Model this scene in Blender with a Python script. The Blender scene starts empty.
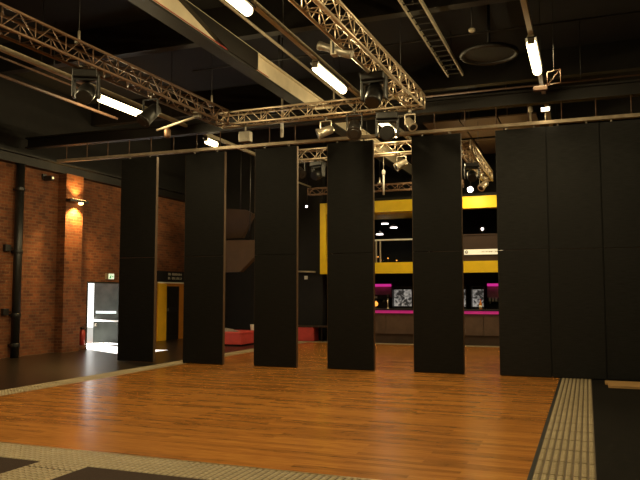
import bpy, bmesh, math, random
from mathutils import Vector, Matrix
random.seed(7)
sc = bpy.context.scene
col = sc.collection
PI = math.pi

# ------------------------------------------------------------------ materials
def mat(name, base, rough=.6, metal=0, noise=0, nscale=20, bump=0, bscale=60, emit=None, estr=0, spec=.5, stretch=(1, 1, 1), coat=0):
    m = bpy.data.materials.new(name); m.use_nodes = True
    nt = m.node_tree; b = nt.nodes['Principled BSDF']
    b.inputs['Base Color'].default_value = (*base, 1)
    b.inputs['Roughness'].default_value = rough
    b.inputs['Metallic'].default_value = metal
    b.inputs['Specular IOR Level'].default_value = spec
    b.inputs['Coat Weight'].default_value = coat
    if noise or bump:
        tc = nt.nodes.new('ShaderNodeTexCoord'); mp = nt.nodes.new('ShaderNodeMapping')
        mp.inputs['Scale'].default_value = stretch
        nt.links.new(tc.outputs['Object'], mp.inputs['Vector'])
    if noise:
        n = nt.nodes.new('ShaderNodeTexNoise'); n.inputs['Scale'].default_value = nscale; n.inputs['Detail'].default_value = 4
        nt.links.new(mp.outputs['Vector'], n.inputs['Vector'])
        r = nt.nodes.new('ShaderNodeValToRGB')
        r.color_ramp.elements[0].position = .3; r.color_ramp.elements[1].position = .7
        r.color_ramp.elements[0].color = (*[max(0, c * (1 - noise)) for c in base], 1)
        r.color_ramp.elements[1].color = (*[min(1, c * (1 + noise)) for c in base], 1)
        nt.links.new(n.outputs['Fac'], r.inputs['Fac']); nt.links.new(r.outputs['Color'], b.inputs['Base Color'])
    if bump:
        n2 = nt.nodes.new('ShaderNodeTexNoise'); n2.inputs['Scale'].default_value = bscale; n2.inputs['Detail'].default_value = 3
        nt.links.new(mp.outputs['Vector'], n2.inputs['Vector'])
        bp = nt.nodes.new('ShaderNodeBump'); bp.inputs['Strength'].default_value = bump; bp.inputs['Distance'].default_value = .01
        nt.links.new(n2.outputs['Fac'], bp.inputs['Height']); nt.links.new(bp.outputs['Normal'], b.inputs['Normal'])
    if emit:
        b.inputs['Emission Color'].default_value = (*emit, 1); b.inputs['Emission Strength'].default_value = estr
    return m

def brick_mat():
    m = bpy.data.materials.new('red_brick'); m.use_nodes = True; nt = m.node_tree; b = nt.nodes['Principled BSDF']
    tc = nt.nodes.new('ShaderNodeTexCoord'); sp = nt.nodes.new('ShaderNodeSeparateXYZ'); cb = nt.nodes.new('ShaderNodeCombineXYZ')
    ad = nt.nodes.new('ShaderNodeMath'); ad.operation = 'ADD'
    nt.links.new(tc.outputs['Object'], sp.inputs[0])
    nt.links.new(sp.outputs['X'], ad.inputs[0]); nt.links.new(sp.outputs['Y'], ad.inputs[1])
    nt.links.new(ad.outputs[0], cb.inputs['X']); nt.links.new(sp.outputs['Z'], cb.inputs['Y'])
    br = nt.nodes.new('ShaderNodeTexBrick'); br.inputs['Scale'].default_value = 1
    br.inputs['Brick Width'].default_value = .235; br.inputs['Row Height'].default_value = .08; br.inputs['Mortar Size'].default_value = .008
    br.inputs['Color1'].default_value = (.235, .076, .023, 1); br.inputs['Color2'].default_value = (.11, .034, .012, 1)
    br.inputs['Mortar'].default_value = (.20, .11, .055, 1); br.inputs['Bias'].default_value = -.1
    nt.links.new(cb.outputs[0], br.inputs['Vector'])
    n = nt.nodes.new('ShaderNodeTexNoise'); n.inputs['Scale'].default_value = 1.6; n.inputs['Detail'].default_value = 8; n.inputs['Roughness'].default_value = .7
    nt.links.new(cb.outputs[0], n.inputs['Vector'])
    r = nt.nodes.new('ShaderNodeValToRGB'); r.color_ramp.elements[0].position = .3; r.color_ramp.elements[1].position = .72
    r.color_ramp.elements[0].color = (.45, .4, .38, 1); r.color_ramp.elements[1].color = (1.35, 1.25, 1.1, 1)
    nt.links.new(n.outputs['Fac'], r.inputs['Fac'])
    mx = nt.nodes.new('ShaderNodeMix'); mx.data_type = 'RGBA'; mx.blend_type = 'MULTIPLY'; mx.inputs['Factor'].default_value = 1
    nt.links.new(br.outputs['Color'], mx.inputs['A']); nt.links.new(r.outputs['Color'], mx.inputs['B'])
    nt.links.new(mx.outputs['Result'], b.inputs['Base Color']); b.inputs['Roughness'].default_value = .85
    bp = nt.nodes.new('ShaderNodeBump'); bp.inputs['Strength'].default_value = .5; bp.inputs['Distance'].default_value = .01; bp.invert = True
    nt.links.new(br.outputs['Fac'], bp.inputs['Height']); nt.links.new(bp.outputs['Normal'], b.inputs['Normal'])
    return m

def wood_mat():
    m = bpy.data.materials.new('wood_strip_flooring'); m.use_nodes = True; nt = m.node_tree; b = nt.nodes['Principled BSDF']
    tc = nt.nodes.new('ShaderNodeTexCoord')
    br = nt.nodes.new('ShaderNodeTexBrick'); br.inputs['Scale'].default_value = 1; br.offset = .37; br.offset_frequency = 2
    br.inputs['Brick Width'].default_value = 1.1; br.inputs['Row Height'].default_value = .1; br.inputs['Mortar Size'].default_value = 0
    br.inputs['Color1'].default_value = (0, 0, 0, 1); br.inputs['Color2'].default_value = (1, 1, 1, 1); br.inputs['Mortar'].default_value = (.1, .1, .1, 1)
    nt.links.new(tc.outputs['Object'], br.inputs['Vector'])
    mp = nt.nodes.new('ShaderNodeMapping'); mp.inputs['Scale'].default_value = (1.3, 13, 1)
    nt.links.new(tc.outputs['Object'], mp.inputs['Vector'])
    n = nt.nodes.new('ShaderNodeTexNoise'); n.inputs['Scale'].default_value = 2.2; n.inputs['Detail'].default_value = 7; n.inputs['Roughness'].default_value = .65
    nt.links.new(mp.outputs['Vector'], n.inputs['Vector'])
    mx = nt.nodes.new('ShaderNodeMix'); mx.inputs['Factor'].default_value = .76
    nt.links.new(br.outputs['Color'], mx.inputs['A']); nt.links.new(n.outputs['Fac'], mx.inputs['B'])
    r = nt.nodes.new('ShaderNodeValToRGB'); e = r.color_ramp.elements
    e[0].position = .26; e[0].color = (.19, .073, .013, 1); e[1].position = .74; e[1].color = (.52, .225, .046, 1)
    k = r.color_ramp.elements.new(.5); k.color = (.37, .142, .028, 1)
    nt.links.new(mx.outputs['Result'], r.inputs['Fac']); nt.links.new(r.outputs['Color'], b.inputs['Base Color'])
    b.inputs['Roughness'].default_value = .24; b.inputs['Specular IOR Level'].default_value = .4
    return m

def print_mat():   # dark printed picture of a lit drinks display
    m = bpy.data.materials.new('lit_display_print'); m.use_nodes = True; nt = m.node_tree; b = nt.nodes['Principled BSDF']
    tc = nt.nodes.new('ShaderNodeTexCoord')
    n = nt.nodes.new('ShaderNodeTexNoise'); n.inputs['Scale'].default_value = 5; n.inputs['Detail'].default_value = 5; n.inputs['Distortion'].default_value = 1.2
    nt.links.new(tc.outputs['Object'], n.inputs['Vector'])
    r = nt.nodes.new('ShaderNodeValToRGB'); r.color_ramp.elements[0].position = .42; r.color_ramp.elements[1].position = .6
    r.color_ramp.elements[0].color = (.05, .045, .04, 1); r.color_ramp.elements[1].color = (.8, .74, .66, 1)
    nt.links.new(n.outputs['Fac'], r.inputs['Fac']); nt.links.new(r.outputs['Color'], b.inputs['Base Color'])
    nt.links.new(r.outputs['Color'], b.inputs['Emission Color']); b.inputs['Emission Strength'].default_value = .38
    return m

LAMP = (1, .79, .41)
M = dict(
 brick=brick_mat(), wood=wood_mat(), display=print_mat(),
 stone=mat('dark_polished_floor', (.016, .011, .008), .3, noise=.35, nscale=3, bump=.15, bscale=12),
 carpet=mat('dark_brown_carpet', (.042, .026, .020), .95, spec=.2, noise=.3, nscale=90, bump=.4, bscale=200),
 lino=mat('black_floor_covering', (.006, .0045, .003), .95, spec=.15, noise=.3, nscale=6, bump=.3, bscale=60),
 stud=mat('beige_studded_rubber', (.34, .265, .155), .42, noise=.12, nscale=5),
 grout=mat('brown_groove', (.10, .07, .04), .7, noise=.2, nscale=15),
 alu=mat('brushed_edge_metal', (.62, .5, .34), .3, 1),
 black_panel=mat('black_acoustic_fabric', (.0072, .0068, .0060), .55, noise=.45, nscale=5, stretch=(1, 1, 14), bump=.25, bscale=30, spec=.13),
 grey_panel=mat('charcoal_acoustic_fabric', (.0125, .0122, .0118), .55, noise=.4, nscale=5, stretch=(1, 1, 16), bump=.3, bscale=30, spec=.16),
 panel_edge=mat('bronze_edge_trim', (.11, .068, .04), .5, .3),
 seam=mat('black_seam', (.004, .004, .004), .8),
 rail=mat('galvanised_track', (.34, .27, .19), .45, .5, noise=.2, nscale=6),
 truss=mat('aluminium_truss', (.66, .53, .38), .36, .75),
 dtruss=mat('dimmed_truss_metal', (.17, .10, .06), .5, .6),  # truss metal with the dim light put into a darker brown colour
 steel=mat('cream_painted_steel', (.62, .53, .38), .55, noise=.1, nscale=3),
 dark=mat('black_paint', (.008, .007, .006), .6, noise=.3, nscale=8),
 dsteel=mat('dark_painted_steel', (.009, .0065, .0045), .5, noise=.3, nscale=5),
 bsteel=mat('brown_painted_steel', (.09, .045, .024), .55, noise=.3, nscale=5),
 ceil=mat('black_ceiling_deck', (.003, .0025, .002), .85, noise=.3, nscale=3),
 pipe=mat('tan_conduit', (.46, .40, .29), .45, .2),
 black=mat('black_plastic', (.012, .011, .010), .4),
 grey=mat('grey_metal', (.30, .27, .22), .4, .6),
 tube=mat('lit_tube', (1, .95, .8), .5, emit=LAMP, estr=9),
 led=mat('lit_small_lamp', (1, 1, 1), .5, emit=(1, .88, .86), estr=5),
 ledhot=mat('lit_bulkhead_lens', (1, 1, 1), .5, emit=(1, .85, .6), estr=14),
 warm=mat('lit_warm_lamp', (1, .8, .5), .5, emit=(1, .6, .2), estr=9),
 warmglobe=mat('lit_orange_globe', (1, .5, .1), .5, emit=(1, .33, .05), estr=1.6),
 magenta=mat('lit_magenta_strip', (1, .1, .7), .5, emit=(1, .04, .42), estr=.55),
 plum=mat('plum_glow_panel', (.35, .16, .2), .5, noise=.2, nscale=6),
 magdim=mat('dim_magenta_strip', (.6, .05, .3), .5, emit=(1, .03, .34), estr=.24),
 yellow=mat('yellow_paint', (.88, .60, .008), .5, noise=.06, nscale=3),
 ochre=mat('orange_yellow_panel', (.55, .20, .02), .55, noise=.08, nscale=4),
 ydoor=mat('yellow_panel', (.78, .42, .015), .55, noise=.06, nscale=4),
 white=mat('white_plastic', (.8, .78, .72), .4, noise=.03, nscale=20),
 silver=mat('silver_lamp_body', (.75, .66, .52), .3, .8),
 leaf=mat('grey_painted_door', (.022, .025, .022), .6, spec=.15, noise=.25, nscale=4),
 sticker=mat('pale_blue_sticker', (.62, .82, .95), .5, noise=.05),
 pushbar=mat('white_push_bar', (.9, .9, .92), .35, noise=.02),
 red=mat('red_vinyl', (.62, .07, .06), .45, noise=.12, nscale=6),
 extred=mat('red_enamel', (.34, .03, .02), .4),
 cloth=mat('dark_grey_cloth', (.22, .19, .17), .9, noise=.5, nscale=14),
 brownboard=mat('brown_board', (.085, .045, .017), .7, noise=.1, nscale=3),
 dbrown=mat('dark_brown_board', (.04, .019, .009), .7, noise=.15, nscale=3),
 barfront=mat('grey_brown_laminate', (.10, .062, .045), .45, noise=.2, nscale=4),
 wallblack=mat('black_wall_paint', (.006, .0045, .003), .8, noise=.3, nscale=4),
 timber=mat('pale_timber', (.42, .24, .09), .6, noise=.2, nscale=5, stretch=(1, 9, 9)),
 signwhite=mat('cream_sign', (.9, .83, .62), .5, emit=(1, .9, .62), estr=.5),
 signblack=mat('black_sign', (.012, .011, .012), .5),
 letter=mat('cream_lettering', (.95, .9, .72), .5),
 letterdark=mat('faded_lettering', (.28, .24, .17), .6),
 exitwhite=mat('lit_sign_face', (.85, .95, .8), .5, emit=(.8, 1, .75), estr=.7),
 exitgreen=mat('green_pictogram', (.03, .35, .12), .5, emit=(.05, .6, .2), estr=.35),
 outside=mat('grey_yard_concrete', (.32, .32, .3), .8, noise=.06, nscale=4),
 redcable=mat('red_cable', (.35, .02, .01), .5),
 amber=mat('amber_glass', (.8, .25, .03), .2),
)
for k in ('tube', 'led', 'ledhot', 'warm', 'warmglobe', 'signwhite', 'exitwhite', 'exitgreen', 'display'):
    M[k].cycles.emission_sampling = 'NONE'
def glass_mat():
    m = bpy.data.materials.new('clear_glass'); m.use_nodes = True
    b = m.node_tree.nodes['Principled BSDF']
    b.inputs['Base Color'].default_value = (.9, .95, .95, 1); b.inputs['Roughness'].default_value = .03
    b.inputs['Transmission Weight'].default_value = 1; b.inputs['IOR'].default_value = 1.1
    return m
M['glass'] = glass_mat()

# ------------------------------------------------------------------ mesh builder
class MB:
    def __init__(s): s.v = []; s.f = []; s.sm = []
    def add(s, vs, fs, smooth=False):
        o = len(s.v); s.v += [Vector(v) for v in vs]
        s.f += [tuple(i + o for i in f) for f in fs]; s.sm += [smooth] * len(fs); return s
    def box(s, x0, x1, y0, y1, z0, z1):
        x0, x1 = sorted((x0, x1)); y0, y1 = sorted((y0, y1)); z0, z1 = sorted((z0, z1))
        return s.add([(x0,y0,z0),(x1,y0,z0),(x1,y1,z0),(x0,y1,z0),(x0,y0,z1),(x1,y0,z1),(x1,y1,z1),(x0,y1,z1)],
                     [(0,3,2,1),(4,5,6,7),(0,1,5,4),(1,2,6,5),(2,3,7,6),(3,0,4,7)])
    def bbox(s, x0, x1, y0, y1, z0, z1, b=.01):
        """box with chamfered edges"""
        bm = bmesh.new(); bmesh.ops.create_cube(bm, size=1)
        for v in bm.verts:
            v.co = Vector(((x0+x1)/2 + v.co.x*(x1-x0), (y0+y1)/2 + v.co.y*(y1-y0), (z0+z1)/2 + v.co.z*(z1-z0)))
        bmesh.ops.bevel(bm, geom=list(bm.edges), offset=b, segments=2, affect='EDGES', profile=.5)
        bm.verts.index_update()
        s.add([v.co.copy() for v in bm.verts], [tuple(v.index for v in f.verts) for f in bm.faces]); bm.free(); return s
    def tube(s, p, q, r, n=8, r2=None):
        p = Vector(p); q = Vector(q); d = (q - p).normalized()
        u = d.orthogonal().normalized(); w = d.cross(u); r2 = r if r2 is None else r2
        vs = []
        for c, rr in ((p, r), (q, r2)):
            for i in range(n):
                a = 2*PI*i/n; vs.append(c + rr*(math.cos(a)*u + math.sin(a)*w))
        o = len(s.v)
        s.add(vs, [(i, (i+1) % n, n + (i+1) % n, n + i) for i in range(n)], True)
        s.f += [tuple(o + i for i in reversed(range(n))), tuple(o + n + i for i in range(n))]; s.sm += [False, False]
        return s
    def path(s, pts, r, n=6):
        for a, b in zip(pts, pts[1:]): s.tube(a, b, r, n)
        return s
    def lathe(s, prof, c=(0, 0, 0), axis=(0, 0, 1), n=20):
        """prof: list of (radius, height along axis)"""
        ax = Vector(axis).normalized(); u = ax.orthogonal().normalized(); w = ax.cross(u); c = Vector(c)
        vs = []
        for r, h in prof:
            for i in range(n):
                a = 2*PI*i/n; vs.append(c + ax*h + max(r, 1e-4)*(math.cos(a)*u + math.sin(a)*w))
        fs = []
        for k in range(len(prof) - 1):
            for i in range(n):
                fs.append((k*n+i, k*n+(i+1) % n, (k+1)*n+(i+1) % n, (k+1)*n+i))
        o = len(s.v); s.add(vs, fs, True)
        s.f += [tuple(o + i for i in reversed(range(n))), tuple(o + (len(prof)-1)*n + i for i in range(n))]; s.sm += [False, False]
        return s
    def torus(s, c, R, r, axis=(0, 0, 1), n=32, k=8):
        ax = Vector(axis).normalized(); u = ax.orthogonal().normalized(); w = ax.cross(u); c = Vector(c); vs = []
        for i in range(n):
            a = 2*PI*i/n; d = math.cos(a)*u + math.sin(a)*w
            for j in range(k):
                b = 2*PI*j/k; vs.append(c + d*(R + r*math.cos(b)) + ax*r*math.sin(b))
        return s.add(vs, [(i*k+j, ((i+1) % n)*k+j, ((i+1) % n)*k+(j+1) % k, i*k+(j+1) % k) for i in range(n) for j in range(k)], True)
    def prism(s, poly, d0, d1, axis='y'):
        """poly in the plane normal to axis, extruded d0..d1"""
        def P(a, b, d): return {'y': (a, d, b), 'x': (d, a, b), 'z': (a, b, d)}[axis]
        n = len(poly); vs = [P(a, b, d0) for a, b in poly] + [P(a, b, d1) for a, b in poly]
        return s.add(vs, [tuple(range(n)), tuple(reversed(range(n, 2*n)))] + [(i, n+i, n+(i+1) % n, (i+1) % n) for i in range(n)])
    def build(s, name, m, parent=None, loc=None):
        me = bpy.data.meshes.new(name)
        off = Vector(parent.location) if parent is not None and loc is None else Vector(loc or (0, 0, 0))
        gp = parent
        while gp is not None and gp.parent is not None:
            gp = gp.parent; off = off + Vector(gp.location)
        me.from_pydata([v - off for v in s.v], [], s.f)
        me.polygons.foreach_set('use_smooth', s.sm)
        bm = bmesh.new(); bm.from_mesh(me); bmesh.ops.recalc_face_normals(bm, faces=bm.faces); bm.to_mesh(me); bm.free()
        me.materials.append(m if not isinstance(m, str) else M[m])
        o = bpy.data.objects.new(name, me); col.objects.link(o)
        if parent is not None: o.parent = parent
        else: o.location = off
        return o

def tag(o, label, cat, group=None):
    o['label'] = label; o['category'] = cat
    if group: o['group'] = group
    return o
def thing(name, label, cat, loc=(0, 0, 0), rz=0, group=None):
    o = bpy.data.objects.new(name, None); o.empty_display_size = .1; col.objects.link(o)
    o.location = loc; o.rotation_euler = (0, 0, rz)
    return tag(o, label, cat, group)
def struct(name, mb, m, label=None):
    o = mb.build(name, m); o['kind'] = 'structure'
    if label: o['label'] = label
    return o
def kids(o): return [c for c in bpy.data.objects if c.parent == o]
def dup(root, loc, label, rz=None, group=None):
    r = root.copy(); col.objects.link(r); r.location = loc; r['label'] = label
    if rz is not None: r.rotation_euler = (0, 0, rz)
    if group: r['group'] = group
    for ch in kids(root):
        c = ch.copy(); col.objects.link(c); c.parent = r
        for g in kids(ch):
            d = g.copy(); col.objects.link(d); d.parent = c
    return r

# ------------------------------------------------------------------ the room
XL, XR, YF, YB, ZC = -13.6, 6.5, -3.5, 27.0, 7.2
FX0, FX1, FY0, FY1 = -8.58, -.53, 5.86, 21.15     # wooden dance floor
SW = .52                                            # studded border width
DY0, DY1, DZ = 16.45, 18.4, 1.9                     # side exit opening in the brick wall

struct('floor', MB().box(XL - .3, XR + .3, YF - .3, YB + .3, -.25, -.014), 'stone')
struct('carpet_area', MB().box(-4.36, FX1, YF, FY0 - SW, -.016, -.003), 'carpet', 'dark brown carpet in front of the border strip')
struct('carpet_area', MB().box(-12, -4.92, YF, FY0 - SW, -.016, -.003), 'carpet', 'dark brown carpet left of the entrance strip')
struct('black_floor_area', MB().box(.03, XR, YF, 21, -.016, -.004), 'lino', 'black floor covering right of the studded strip')

df = struct('wooden_dance_floor', MB().box(FX0, FX1, FY0, FY1, -.0135, 0), 'wood')
em = MB()
for a in ((FX0 - .02, FX1 + .02, FY0 - .025, FY0), (FX0 - .02, FX0, FY0, FY1), (FX0 - .02, FX1 + .02, FY1, FY1 + .02)):
    em.box(a[0], a[1], a[2], a[3], -.013, .002)
em.build('edge_trim', 'alu', df)
MB().box(FX1, FX1 + .035, FY0, FY1, -.013, .001).build('edge_gap', 'seam', df)

def studded(name, x0, x1, y0, y1, label):
    o = struct(name, MB().box(x0, x1, y0, y1, -.0135, -.004), 'grout', label)
    m = MB(); p = .0655; nx = max(1, int((x1 - x0) / p)); ny = int((y1 - y0) / p)
    fx = (x1 - x0) / nx; fy = (y1 - y0) / ny
    for i in range(nx):
        for j in range(ny):
            if ny > 40 and nx < 12 and j % 8 == 7: h = .024
            else: h = .06
            cx = x0 + (i + .5) * fx; cy = y0 + (j + .5) * fy
            a, b = fx * .36, fy * .46 * h / .06
            c, d = fx * .2, fy * .34
            m.add([(cx-a,cy-b,-.004),(cx+a,cy-b,-.004),(cx+a,cy+b,-.004),(cx-a,cy+b,-.004),(cx-c,cy-d,.005),(cx+c,cy-d,.005),(cx+c,cy+d,.005),(cx-c,cy+d,.005)],
                  [(4,5,6,7),(0,1,5,4),(1,2,6,5),(2,3,7,6),(3,0,4,7)])
    c = m.build('stud_pattern', 'stud', o)
    return o
studded('border_strip_right', FX1 + .035, .03, 4.0, FY1 + .4, 'beige studded strip along the right edge of the wooden floor')
studded('border_strip_front', -12, FX1 + .035, FY0 - SW, FY0 - .025, 'beige studded strip along the near edge of the wooden floor')
studded('border_strip_left', FX0 - SW, FX0 - .02, FY0, FY1 + .4, 'beige studded strip along the left edge of the wooden floor')
struct('border_strip_back', MB().box(FX0, FX1 + .035, FY1 + .02, FY1 + .5, -.0135, .002), 'stud', 'pale strip along the far edge of the wooden floor')
studded('entrance_strip', -4.92, -4.36, 1.5, FY0 - SW, 'beige studded strip leading off towards the camera')

# brick wall with the exit opening
w = MB()
ZT = 5.0
w.box(XL - .3, XL, YF - .3, DY0, -.1, ZT); w.box(XL - .3, XL, DY0, DY1, DZ, ZT); w.box(XL - .3, XL, DY1, YB + .3, -.1, ZT)
struct('wall_left', w, 'brick')
struct('wall_left_upper', MB().box(XL - .3, XL, YF - .3, YB + .3, ZT, ZC), 'wallblack', 'upper wall above the brick, its shade painted black')  # black colour stands in for wall the lamps leave unlit
struct('brick_pier', MB().box(XL, XL + .28, 15.12, 15.81, -.014, 4.9), 'brick', 'brick pier beside the exit door, lit by a wall lamp')
struct('wall_right', MB().box(XR, XR + .3, YF - .3, YB + .3, -.1, ZC), 'wallblack')
struct('wall_front', MB().box(XL, XR, YF - .3, YF, -.1, ZC), 'wallblack')
struct('wall_back', MB().box(XL, XR, YB, YB + .3, -.1, ZC), 'wallblack')
struct('ceiling', MB().box(XL - .3, XR + .3, YF - .3, YB + .3, ZC, ZC + .3), 'ceil')
struct('wall_inner', MB().box(XL, -8.5, 22.3, 22.6, -.014, ZC), 'wallblack')
for y in (2.2, 7.0, 11.6, 16.4, 20.6):
    struct('roof_beam', MB().box(XL, XR, y, y + .22, 6.55, ZC), 'dsteel', 'dark roof beam under the ceiling')
struct('wall_plate_beam', MB().box(XL, XL + .2, YF, 22.3, 4.9, 5.12).box(XL, XL + .32, YF, 22.3, 5.12, 5.16), 'dsteel', 'dark steel beam along the top of the brick wall')
struct('ground_outside', MB().box(XL - 9, XL - .3, 9, 27, -.3, -.014), 'outside', 'sunlit ground outside the open exit door')
# pale wall of the yard outside
struct('yard_wall', MB().box(XL - 9.3, XL - 9, 9, 27, -.3, 2.2), 'outside', 'pale wall across the yard outside the exit')

# exit door, wide open outwards
t = struct('door_1', MB().box(XL - .3, XL + .01, DY0 - .05, DY0, -.014, DZ + .04).box(XL - .3, XL + .01, DY1, DY1 + .05, -.014, DZ + .04).box(XL - .3, XL + .01, DY0, DY1, DZ, DZ + .04), 'leaf', 'grey exit door standing wide open in the brick wall')
lx0, lx1, ly = XL - 1.32, XL - .01, DY1 - .06
lf = MB().bbox(lx0, lx1, ly, ly + .05, .01, DZ + .1, .006).build('door_leaf', 'leaf', t)
lf['label'] = 'grey door leaf with white push bar'
MB().box(lx0 + .1, lx1 - .42, ly - .008, ly, .95, 1.03).build('sticker', 'sticker', lf)
MB().tube((lx0 + .02, ly - .09, .72), (lx1 - .18, ly - .09, .72), .026).tube((lx1 - .2, ly - .09, .70), (lx1 - .2, ly - .09, .96), .026).box(lx0 + .02, lx0 + .08, ly - .1, ly, .68, .76).box(lx1 - .23, lx1 - .17, ly - .1, ly, .88, .95).build('push_bar', 'pushbar', lf)
MB().box(lx0 + .1, lx0 + .16, ly - .05, ly, .54, .64).build('latch', 'grey', lf)

# yellow doorway further along the brick wall
Y0 = 19.95
t = struct('door_2', MB().box(XL, XL + .06, Y0, Y0 + 2.1, 1.94, 1.985), 'letter', 'yellow framed doorway under a black sign')
MB().box(XL, XL + .05, Y0, Y0 + .5, -.014, 1.94).build('side_panel', 'ydoor', t)
MB().box(XL, XL + .05, Y0 + 1.3, Y0 + 2.1, -.014, 1.94).build('side_panel', 'ochre', t)
lf = MB().box(XL, XL + .03, Y0 + .5, Y0 + 1.3, -.014, 1.84).build('door_leaf', 'black', t); lf['label'] = 'black door leaf'
MB().box(XL + .03, XL + .045, Y0 + .62, Y0 + 1.18, .15, .95).box(XL + .03, XL + .045, Y0 + .62, Y0 + 1.18, 1.12, 1.72).build('raised_panel', 'dsteel', lf)
MB().box(XL, XL + .045, Y0 + .5, Y0 + 1.3, 1.84, 1.94).build('header', 'ochre', t)
MB().box(XL + .03, XL + .06, Y0 + .55, Y0 + .63, .98, 1.08).build('handle', 'grey', lf)

# ------------------------------------------------------------------ partition panels and their track
PY = 13.85          # front face of the row
PZ = 4.84
def ptrack_y(x): return 13.95 + (x + 1.6) * .022    # the track runs very slightly skewed
g = 'black sliding partition panels'
def make_panel(label, x0, wide=.98, fab='black_panel', edge='panel_edge'):
    y = ptrack_y(x0 + wide / 2)
    r = thing('partition_panel', label, 'partition panel', (x0, y, 0), 0, g)
    d = .1
    MB().bbox(x0 + .008, x0 + wide - .008, y, y + d, .012, 2.44, .005).build('lower_board', fab, r)
    MB().bbox(x0 + .008, x0 + wide - .008, y, y + d, 2.449, PZ, .005).build('upper_board', fab, r)
    for a, b in ((x0, x0 + .01), (x0 + wide - .01, x0 + wide)):
        MB().box(a, b, y + .012, y + d - .006, .012, PZ).build('edge_trim', edge, r)
    MB().box(x0 + .02, x0 + wide - .02, y + .02, y + d - .02, .001, .012).build('floor_seal', 'seam', r)
    for xx in (x0 + .22, x0 + wide - .22):
        MB().tube((xx, y + .05, PZ), (xx, y + .05, PZ + .06), .02).build('trolley', 'grey', r)
    return r
xs = [-10.48, -8.70, -6.91, -5.19, -3.33]
nm = ['leftmost black partition panel standing left of the wooden floor beside the exit door',
      'second black partition panel from the left, between the yellow doorway and the red bench',
      'third black partition panel from the left, right of the red bench',
      'fourth black partition panel from the left, beside the yellow post of the balcony frame',
      'fifth black partition panel from the left, last one standing apart before the closed run']
ws = [1.01, 1.04, 1.03, 1.04, 1.02]
for x, l, ww in zip(xs, nm, ws): make_panel(l, x, ww)
for k, l in enumerate(['black partition panel at the left end of the closed run on the right',
                       'black partition panel second from the left in the closed run, above the studded strip',
                       'black partition panel in the closed run, above the timber plank at the right edge',
                       'black partition panel in the closed run, beyond the right edge of the picture']):
    make_panel(l, -1.63 + k * .965, .963, 'grey_panel', 'seam')

tr = thing('partition_track', 'pale metal ceiling track above the black partition panels', 'track', (-4.5, ptrack_y(-4.5), 4.9))
def skewbox(mb, x0, x1, dy0, dy1, z0, z1):
    ya, yb = ptrack_y(x0), ptrack_y(x1)
    return mb.add([(x0,ya+dy0,z0),(x1,yb+dy0,z0),(x1,yb+dy1,z0),(x0,ya+dy1,z0),(x0,ya+dy0,z1),(x1,yb+dy0,z1),(x1,yb+dy1,z1),(x0,ya+dy1,z1)],
                  [(0,3,2,1),(4,5,6,7),(0,1,5,4),(1,2,6,5),(2,3,7,6),(3,0,4,7)])
skewbox(MB(), -12.4, 3.2, -.01, .11, 4.895, 4.96).build('rail', 'rail', tr)
x = -12.15
while x < 3.2:
    y = ptrack_y(x) + .05
    MB().tube((x, y, 4.96), (x, y, 5.32), .011, 6).tube((x, y, 4.96), (x, y, 4.985), .024, 8).build('hanger_rod', 'bsteel', tr)
    x += .62
b = MB(); skewbox(b, XL + .2, XR, -.03, .17, 5.32, 5.36); skewbox(b, XL + .2, XR, .05, .09, 5.36, 5.56); skewbox(b, XL + .2, XR, -.03, .17, 5.56, 5.6)
o = b.build('cross_beam', 'dsteel'); o['kind'] = 'structure'; o['label'] = 'dark steel cross beam carrying the partition track'
# small lamp standing on the track
t = thing('bulkhead_lamp', 'small lit lamp standing on the track above the closed black panels', 'lamp', (-.67, 14.0, 4.96))
MB().tube((-.67, 14.02, 4.96), (-.67, 14.02, 5.14), .012).build('stem', 'pipe', t)
MB().bbox(-.75, -.58, 13.97, 14.07, 5.14, 5.23, .01).build('housing', 'grey', t)
MB().box(-.74, -.59, 13.962, 13.97, 5.15, 5.22).build('lens', 'ledhot', t)
l = bpy.data.lights.new('bulkhead_beam', 'SPOT'); l.energy = 14; l.color = (1, .78, .45); l.spot_size = 2.4; l.spot_blend = .8; l.shadow_soft_size = .04
o = bpy.data.objects.new('bulkhead_beam', l); col.objects.link(o); o.parent = t; o.location = (0, -.14, .22)
o.rotation_euler = Vector((0, -.12, -1)).to_track_quat('-Z', 'Y').to_euler()
MB().tube((-.95, 14.02, 4.96), (-.95, 14.02, 5.2), .02).lathe([(.03, 0), (.045, .02), (.045, .1), (.02, .12)], (-.95, 14.02, 5.16)).build('bracket', 'pipe', t)

# ------------------------------------------------------------------ roof steel, conduits
t = thing('steel_beam', 'cream painted steel beam crossing the ceiling left of the tube lights', 'beam', (-5.85, 4, 5.85))
MB().box(-6.08, -5.80, YF, 25, 5.82, 5.86).build('bottom_flange', 'dark', t)
MB().box(-5.89, -5.85, YF, 25, 5.86, 6.2).build('web', 'steel', t)
MB().box(-6.08, -5.80, YF, 25, 6.2, 6.24).build('top_flange', 'steel', t)
MB().prism([(10.5, 5.862), (11.65, 5.862), (11.65, 6.198), (8.9, 6.198)], -5.852, -5.76, 'x').build('shade_box', 'dsteel', t)  # dark tapered box added to imitate the unlit stretch of the web
MB().path([(-5.79, 6, 5.875), (-5.79, 9.6, 5.87), (-5.79, 12.2, 5.875)], .009).build('cable', 'redcable', t)
for y in (8.0, 13.0, 18.0):
    MB().tube((-5.94, y, 6.24), (-5.94, y, ZC), .02).build('hanger', 'dsteel', t)
def conduit(label, pts, r, m='pipe', drops=()):
    t = thing('ceiling_conduit', label, 'conduit', pts[0])
    MB().path(pts, r, 8).build('pipe', m, t)
    for p in drops: MB().tube(p, (p[0], p[1], ZC), .008, 6).build('drop_rod', 'dsteel', t)
conduit('thin tan conduit running beside the cream steel beam', [(-5.3, 5, 6.25), (-5.3, 16, 6.25)], .028, drops=[(-5.3, 8, 6.27), (-5.3, 15, 6.27)])
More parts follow.
